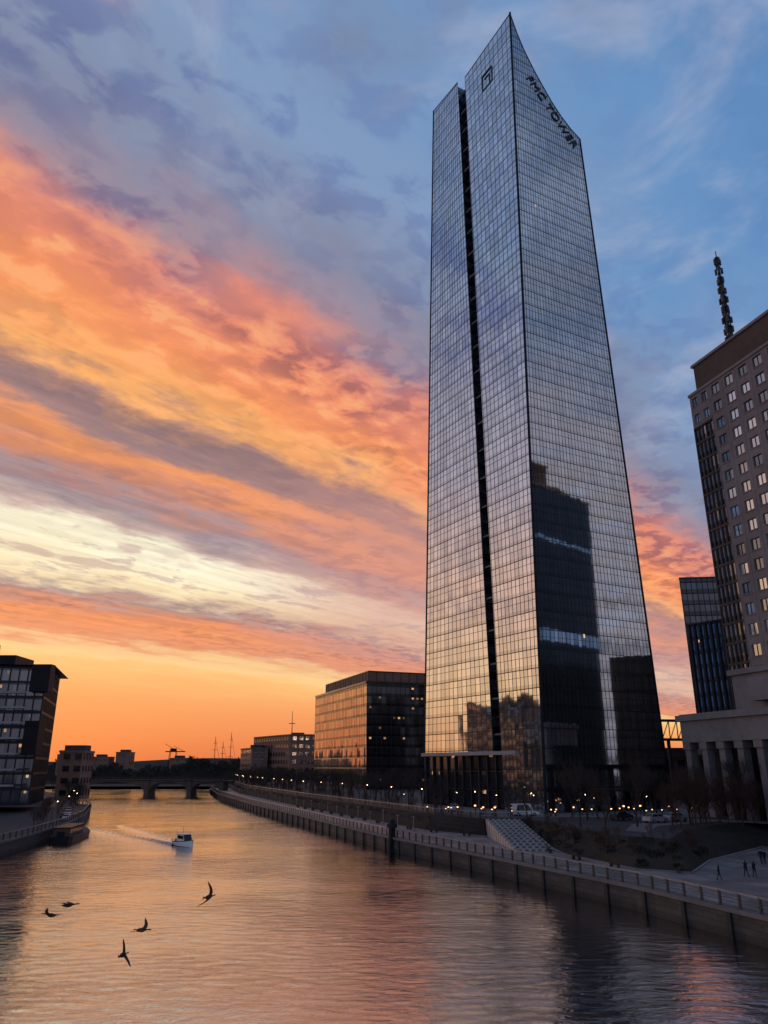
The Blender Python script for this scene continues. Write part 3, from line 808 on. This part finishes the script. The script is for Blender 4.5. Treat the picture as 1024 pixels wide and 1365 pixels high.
for k in range(46):
    i=random.choice((3,4,4,5,5,6,6,7));f_=R();b_=V(Bk[i]).lerp(V(Bk[i+1]),f_);t2=V(Tk[i]).lerp(V(Tk[i+1]),f_);g_=U(.1,.9);q=b_.lerp(t2,g_)
    rr=U(.4,1.0);cz=2.2+2.7*g_+rr*.3
    for _ in range(130):
        dv=V((U(-1,1),U(-1,1),U(-.6,1)));
        if dv.length>1: dv.normalize()
        c=V((q.x,q.y,cz))+dv*rr;c.z=cz+dv.z*rr*.6
        a1=V((U(-1,1),U(-1,1),U(-1,1))).normalized()*.1;a2_=V((U(-1,1),U(-1,1),U(-1,1))).normalized()*.1
        sm.face([c-a1,c+a2_,c+a1,c-a2_])
sm.obj('evergreen_shrubs',[M_shrub])
for (x,y,s) in ((-72,178,.55),(-78,196,.6),(-86,222,.6),(-92,240,.7),(-100,262,.8),(-108,280,.9),(-69,160,.5),(-112,292,.8),(-130,330,.9),(-140,350,1),(-150,362,1),(-96,252,.8),(-104,272,.8),(-118,300,.9)):
    inst(random.choice(TM),'bare_tree',x,y,2.2,s)
for k in range(26):
    inst(random.choice(RMs),'bare_shrub',-70-k*1.5+U(-1.5,1),165+k*3.7,2.2,U(.4,.75))
dt=MB()
def ridge(x0,x1,y,z,h,n):
    def prof(x): return max(3,h*(.62+.18*math.sin(x*.021+y)+.14*math.sin(x*.077)+.10*math.sin(x*.2)+.06*math.sin(x*.53)))
    for k in range(n):
        x=U(x0,x1);hh=prof(x)*(.55+.5*math.sqrt(R()));c=V((x,y+U(-8,8),z+hh-1.2))
        sz=U(.8,1.9)
        a1=V((U(-1,1),U(-.4,.4),U(-.6,.6)))*sz;a2_=V((U(-.5,.5),U(-.4,.4),U(-1,1)))*sz
        dt.face([c-a1,c-a2_,c+a1,c+a2_])
    ns=400;st_=(x1-x0)/ns
    for k in range(ns):
        x=x0+k*st_;ha=prof(x)*.88;hb_=prof(x+st_)*.88
        dt.face([(x,y,z-2),(x+st_,y,z-2),(x+st_,y,z+hb_),(x,y,z+ha)])
ridge(-520,120,620,2,19,7000)
ridge(-700,100,820,2,24,5500)
dt.obj('distant_treeline',[M_soil])
hm=MB()
for k in range(80):
    x=-3000+k*75;f1=34+14*math.sin(x*.0021)+6*math.sin(x*.009);x2=x+75;f2=34+14*math.sin(x2*.0021)+6*math.sin(x2*.009)
    hm.face([(x,2200,0),(x2,2200,0),(x2,2300,f2+10),(x,2300,f1+10)]);hm.face([(x,2300,f1+10),(x2,2300,f2+10),(x2,2600,0),(x,2600,0)])
hm.obj('distant_hills',[M_soil])
# distant rooftops above the trees
for (x,wd,h) in ((-262,18,22),(-238,12,26),(-190,14,21),(-290,20,24)):
    plain_building('distant_warehouse',[(x,700),(x+wd,700),(x+wd,715),(x,715)],2,h,M_brick,4)
ts=MB();
for (x,h) in ((-172,43),(-164,38),(-156,47)):
    ts.cyl((x,800,3),(x,800,h),.5,.25,6)
    for z in (.5,.7,.85): ts.beam((x-4*(1.3-z),800,h*z),(x+4*(1.3-z),800,h*z),(0,-1,0),.35,.3)
    ts.beam((x,800,h*.95),(x+9,800,6),(0,-1,0),.2,.2)
for k in range(8):
    x=-186+k*5; zt=8+abs(k-3.5)*.5;ts.box(x,x+5,796,804,1,zt)
ts.face([(-186,796,9),(-196,800,11),(-186,804,9)])
ts.obj('tall_ship',[M_edge])
cn=MB()
for x in (-219,-209):
    for yy in (798,802): cn.beam((x,yy,2),(x+ (2 if x<-212 else -2),yy,29),(0,-1,0),.5,.5)
cn.box(-222,-202,799.4,800.6,28,29);cn.box(-217,-211,798.5,801.5,29,31.5);cn.cyl((-214,800,31),(-223,800,36),.25,.2,5);cn.cyl((-214,800,34),(-204,800,29),.2,.2,5)
cn.obj('dock_crane',[M_edge])

# ================================================================= lamps
lm=MB();lm.cyl((0,0,0),(0,0,.5),.14,.1,8);lm.cyl((0,0,.5),(0,0,4.6),.07,.05,8);lm.beam((0,0,4.6),(.9,0,4.75),(0,0,1),.08,.08);lm.box(.6,1.1,-.12,.12,4.68,4.8)
lm.ball((.85,0,4.6),.11,.1,.08,1,8,5)
LM=lm.mesh('street_lamp_mesh',[M_steel,M_lamp])
for p,t in walk(Tk[9:],19,2): inst(LM,'street_lamp',p.x+.6,p.y,5)
for (x,y) in ((21,151),(28,153),(40,158),(54,163),(15,163),(11,176),(5,190),(30,161),(44,166),(66,150)): inst(LM,'street_lamp',x,y,5,U(.6,.9))
for (x,y) in ((-80,205),(-88,228),(-98,252),(-72,175)): inst(LM,'street_lamp',x,y,2.2)
bl=MB();bl.cyl((0,0,0),(0,0,.85),.09,.09,8);bl.cyl((0,0,.85),(0,0,1.0),.1,.1,8,1);bl.cyl((0,0,1.0),(0,0,1.06),.12,.1,8)
BL=bl.mesh('bollard_light_mesh',[M_steel,M_warm])
for k in range(34):
    x=U(8,64);y=(lerp(163,152,(x-8)/25) if x<33 else lerp(152,162,(x-33)/31))+U(-3,5)
    inst(BL,'bollard_light',x,y,5,U(1.0,1.8))

# ================================================================= vehicles
def car(name,x,y,z,rz,paint,L=4.5,Hh=1.5,van=False):
    par=empty(name,(x,y,z));par.rotation_euler=(0,0,rz)
    pr=[(-L/2,.35),(-L/2,.85),(-L/2+.25,1.0),(-L/2+.55,1.05)] if not van else [(-L/2,.4),(-L/2,Hh*.6),(-L/2+.05,Hh-.1)]
    top=[(-L*.33,Hh-.03),(-.3,Hh),(.35,Hh-.04)] if not van else [(-L/2+.3,Hh),(L*.22,Hh)]
    fr=[(L*.26,1.0),(L/2-.25,.86),(L/2,.62),(L/2,.35)]
    P=pr+top+fr;b=MB();hw=.88
    def yv(zv): return hw if zv<1.02 else hw-.22*(zv-1.02)/(Hh-1.02)
    Lf=[V((a_,-yv(c),c)) for a_,c in P];Rt=[V((a_,yv(c),c)) for a_,c in P]
    for i in range(len(P)-1):
        gl_=1 if (P[i][1]>1.0 or P[i+1][1]>1.0) and abs(P[i][1]-P[i+1][1])>.25 else 0
        b.face([Lf[i],Lf[i+1],Rt[i+1],Rt[i]],gl_)
    b.face(Lf,0);b.face(Rt[::-1],0);b.face([Lf[0],Lf[-1],Rt[-1],Rt[0]],2)
    for s_i in (-1,1):
        yy=lambda zv:s_i*(yv(zv)+.012)
        for xa,xb,ta,tb in ((-L*.36,-.05*L,-L*.29,-.05*L),(-.03*L,.22*L,-.03*L,.09*L)):
            b.face([V((xa,yy(1.05),1.05)),V((xb,yy(1.05),1.05)),V((tb,yy(Hh-.12),Hh-.12)),V((ta,yy(Hh-.12),Hh-.12))],1)
        for xx in (-L*.3,L*.31):
            b.cyl((xx,s_i*.68,.33),(xx,s_i*.9,.33),.33,.33,14,2);b.cyl((xx,s_i*.9,.33),(xx,s_i*.915,.33),.18,.16,10,3)
    b.box(L/2-.06,L/2+.02,-.75,-.45,.6,.74,3);b.box(L/2-.06,L/2+.02,.45,.75,.6,.74,3)
    b.obj('body',[paint,M_cglass,M_black,M_ledge],par)
    return par
car('parked_car',46,137,5,.5,M_carw);car('parked_car',50.5,140,5,.5,M_carw);car('parked_car',42,143,5,.6,M_card)
car('parked_van',27,155,5,.2,M_white,5.4,2.2,True);car('parked_car',15,172,5,1.2,M_carw)
for (x,y,m_) in ((-73,186,M_carw),(-76,192,M_card),(-80,204,M_carw),(-84,214,M_card)): car('parked_car',x,y,2.2,1.9,m_)

# ================================================================= boat with wake
bp_=empty('motorboat',(-37.2,152,0));hb=MB()
stn=[(-3.6,1.05,.75),(-2,1.25,.8),(0,1.3,.9),(1.8,1.05,1.05),(3,.55,1.2),(3.9,.04,1.35)]
sec=[]
for x,hw,dk in stn: sec.append([V((x,-hw,dk)),V((x,-hw*.8,.1)),V((x,0,-.35)),V((x,hw*.8,.1)),V((x,hw,dk))])
for a_,b_ in zip(sec,sec[1:]):
    for i in range(4): hb.face([a_[i],b_[i],b_[i+1],a_[i+1]],0)
    hb.face([a_[4],b_[4],b_[0],a_[0]],1)
    hb.beam(a_[0]+V((0,0,.05)),b_[0]+V((0,0,.05)),(0,-1,0),.12,.06,2);hb.beam(a_[4]+V((0,0,.05)),b_[4]+V((0,0,.05)),(0,1,0),.12,.06,2)
hb.face(sec[0],0)
cb=[(-1.9,.85),(-1.7,2.3),(1.1,2.2),(1.9,1.0)]
hb.face([V((a_,-.85,c)) for a_,c in cb],0);hb.face([V((a_,.85,c)) for a_,c in cb][::-1],0)
for (a_,c),(b_,d_) in zip(cb,cb[1:]): hb.face([V((a_,-.85,c)),V((b_,-.85,d_)),V((b_,.85,d_)),V((a_,.85,c))],2 if d_<c-.5 else 0)
for s_i in (-.86,.86): hb.face([V((-1.5,s_i,1.45)),V((1.3,s_i,1.4)),V((.95,s_i,2.0)),V((-1.5,s_i,2.05))],2)
hb.box(-2.2,1.3,-.95,.95,2.25,2.36);hb.cyl((-.8,0,2.3),(-.8,0,3.6),.05,.03,6,2);hb.box(-3.9,-3.5,-.2,.2,.1,1.2,2)
for k in range(5): hb.cyl((1.9+k*.4,-.95+k*.2,1.05),(1.9+k*.4,-.95+k*.2,1.7),.03,.03,5,2);hb.cyl((1.9+k*.4,.95-k*.2,1.05),(1.9+k*.4,.95-k*.2,1.7),.03,.03,5,2)
hb.obj('hull_and_cabin',[M_white,M_ledge,M_cglass],bp_);bp_.rotation_euler=(0,0,math.radians(-50))
bp_.scale=(.9,.9,.9)
wk=MB();M_foam=rough_mat('foam',(.35,.33,.33),(.5,.47,.46),3,.6)
pth=[(-39.2,153.8),(-45,163),(-56,178.1),(-72,199.8)]
for s_i in (-1,1):
    pv=None
    for k in range(90):
        f_=k/89;i=min(2,int(f_*3));g_=f_*3-i;p=V(pth[i]).lerp(V(pth[i+1]),g_);tt=(V(pth[i+1])-V(pth[i])).normalized();n=V((-tt.y,tt.x))*s_i
        c=p+n*(.5+f_*(2.0 if s_i>0 else 6.5))
        wv=.4+.7*f_;hh=.45*(1-f_*.65)
        row=[V((c.x-n.x*wv,c.y-n.y*wv,-.03)),V((c.x,c.y,hh*(1+.3*math.sin(k*1.7)))),V((c.x+n.x*wv,c.y+n.y*wv,-.03))]
        if pv: 
            for a_ in range(2): wk.face([pv[a_],row[a_],row[a_+1],pv[a_+1]],0 if (k>8) else 1)
        pv=row
wk.obj('boat_wake',[M_water,M_foam])
# moored barge on the left bank
mb_=empty('moored_barge',(-63.8,166,0));mb_.rotation_euler=(0,0,math.radians(99));bg_=MB()
bs=[(-10,1.9,1.3),(-8.5,2.3,1.15),(0,2.4,1.05),(7,2.3,1.15),(9.6,1.2,1.5),(10.6,.1,1.7)];sc=[]
for x,hw,dk in bs: sc.append([V((x,-hw,dk)),V((x,-hw*.9,-.3)),V((x,hw*.9,-.3)),V((x,hw,dk))])
for a_,b_ in zip(sc,sc[1:]):
    for i in range(3): bg_.face([a_[i],b_[i],b_[i+1],a_[i+1]],0)
    bg_.face([a_[3],b_[3],b_[0],a_[0]],1)
bg_.face(sc[0],0)
bg_.box(-8.5,3.5,-1.5,1.5,1.1,2.7,1);bg_.box(-8.8,3.8,-1.7,1.7,2.7,2.82,0)
for k in range(8): 
    for sy in (-1.52,1.5): bg_.box(-7.9+k*1.4,-7.0+k*1.4,sy,sy+.02,1.7,2.4,2)
bg_.cyl((5.5,0,1.1),(5.5,0,4.2),.07,.05,6,0);bg_.box(-9.6,-8.9,-.6,.6,1.2,2.1,0)
bg_.obj('hull_and_deckhouse',[M_edge,M_stone2,M_cglass],mb_)

# ================================================================= birds
def goose(x,y,z,heading,bank,flap):
    par=empty('flying_goose',(x,y,z));b=MB()
    st=[(-.42,.01,.01,0),(-.36,.06,.03,0),(-.22,.12,.09,0),(0,.15,.13,0),(.17,.11,.1,.01),(.27,.05,.05,.03),(.42,.033,.035,.05),(.52,.03,.033,.06),(.58,.042,.045,.07),(.64,.03,.03,.065),(.71,.01,.012,.055)]
    n=10
    ring=lambda s:[V((s[0],s[1]*math.cos(k*2*math.pi/n),s[3]+s[2]*math.sin(k*2*math.pi/n))) for k in range(n)]
    for i in range(len(st)-1):
        A_=ring(st[i]);B_=ring(st[i+1])
        for k in range(n): b.face([A_[k],A_[(k+1)%n],B_[(k+1)%n],B_[k]],0 if i<5 else 1)
    wg=[(0.05,.15,.22,-.22,0),(.28,.17,.2,-.2,.5),(.5,.1,.17,-.17,1.0),(.7,-.02,.1,-.18,1.2),(.88,-.14,.01,-.12,1.25)]
    for s_i in (-1,1):
        pts=[]
        zz0=0;py=0
        for (yy,xm,lead,tr,fk) in wg:
            zz0+=(yy-py)*math.sin(flap*fk)
            pts.append((V((xm+lead-.1,s_i*yy*math.cos(flap*.6),.05+zz0)),V((xm+tr,s_i*yy*math.cos(flap*.6),.04+zz0))));py=yy
        for (a_,c),(b_,d_) in zip(pts,pts[1:]):
            up=V((0,0,.018))
            b.face([a_+up,b_+up,d_,c]);b.face([a_-up,b_-up,d_,c]);b.face([a_+up,b_+up,b_-up,a_-up])
    for k in range(5):
        aa=(k-2)*.13;b.face([V((-.36,-.02,0)),V((-.58*math.cos(aa),-.58*math.sin(aa)*.6-.03,0)),V((-.58*math.cos(aa),-.58*math.sin(aa)*.6+.03,0)),V((-.36,.02,0))],1)
    b.obj('body_and_wings',[M_feather,M_fblack],par,True)
    par.rotation_euler=(bank,0,heading);par.scale=(1.0,1.0,1.0)
goose(-21.3,53.7,5.0,math.radians(165),.35,.25)
goose(-20.2,53.5,5.6,math.radians(12),-.1,.15)
goose(-15.5,54.0,4.1,math.radians(-15),.3,.35)
goose(-16.7,54.5,2.6,math.radians(80),1.15,.5)
goose(-11.2,53.4,6.1,math.radians(60),-1.1,.45)

# ================================================================= people
def person(x,y,z,rz,coat,h=1.75,stride=.25):
    par=empty('person',(x,y,z));par.rotation_euler=(0,0,rz);k=h/1.75
    J=[(0,0,.95,.15),(0,0,1.15,.14),(0,0,1.38,.17),(0,0,1.5,.07),(0,.01,1.58,.06),
       (0,.02,1.66,.1),(0,.02,1.73,.07),
       (-.19,0,1.42,.075),(-.25,-.06,1.15,.055),(-.24,.07,.92,.04),(-.24,.1,.84,.035),
       (.19,0,1.42,.075),(.25,.06,1.15,.055),(.26,.2,.95,.04),(.26,.24,.88,.035),
       (-.1,0,.88,.1),(-.1,stride*.5,.5,.07),(-.1,stride*.8,.09,.05),(-.1,stride*.8+.16,.04,.045),
       (.1,0,.88,.1),(.1,-stride*.2,.5,.07),(.1,-stride,.1,.05),(.1,-stride+.15,.04,.045)]
    Ed=[(0,1),(1,2),(2,3),(3,4),(4,5),(5,6),(2,7),(7,8),(8,9),(9,10),(2,11),(11,12),(12,13),(13,14),(0,15),(15,16),(16,17),(17,18),(0,19),(19,20),(20,21),(21,22)]
    me=bpy.data.meshes.new('figure');me.from_pydata([(a_*k,b_*k,c*k) for a_,b_,c,_ in J],Ed,[]);me.update()
    o=bpy.data.objects.new('figure',me);scene.collection.objects.link(o);o.parent=par
    md_=o.modifiers.new('skin','SKIN')
    for i,j in enumerate(J): me.skin_vertices[0].data[i].radius=(j[3]*k,j[3]*k*(.8 if i<3 else 1))
    me.skin_vertices[0].data[0].use_root=True
    ss=o.modifiers.new('sub','SUBSURF');ss.levels=1;ss.render_levels=2
    dg=bpy.context.evaluated_depsgraph_get();m2=bpy.data.meshes.new_from_object(o.evaluated_get(dg))
    o.modifiers.clear();o.data=m2
    m2.materials.clear()
    for m_ in (coat,M_jean,M_skin,M_fblack): m2.materials.append(m_)
    for p in m2.polygons:
        c=p.center/k;p.use_smooth=True
        p.material_index=1 if c.z<.86 and abs(c.x)<.2 and c.z>.1 else (3 if c.z<.1 else (2 if (c.z>1.52 and c.z<1.7 and c.y>.03) or (c.z<.9 and abs(c.x)>.2) else (3 if c.z>1.56 else 0)))
person(41.0,93.5,2.2,.4,M_coat);person(41.9,93.4,2.2,.3,M_coat,1.68,.2);person(48.3,105.2,2.2,2.5,M_coat,1.8)
person(48.9,105.6,2.2,2.4,M_coat,1.65);person(36.8,90.8,2.2,1,M_coat,1.7)
print('objects',len(scene.objects))
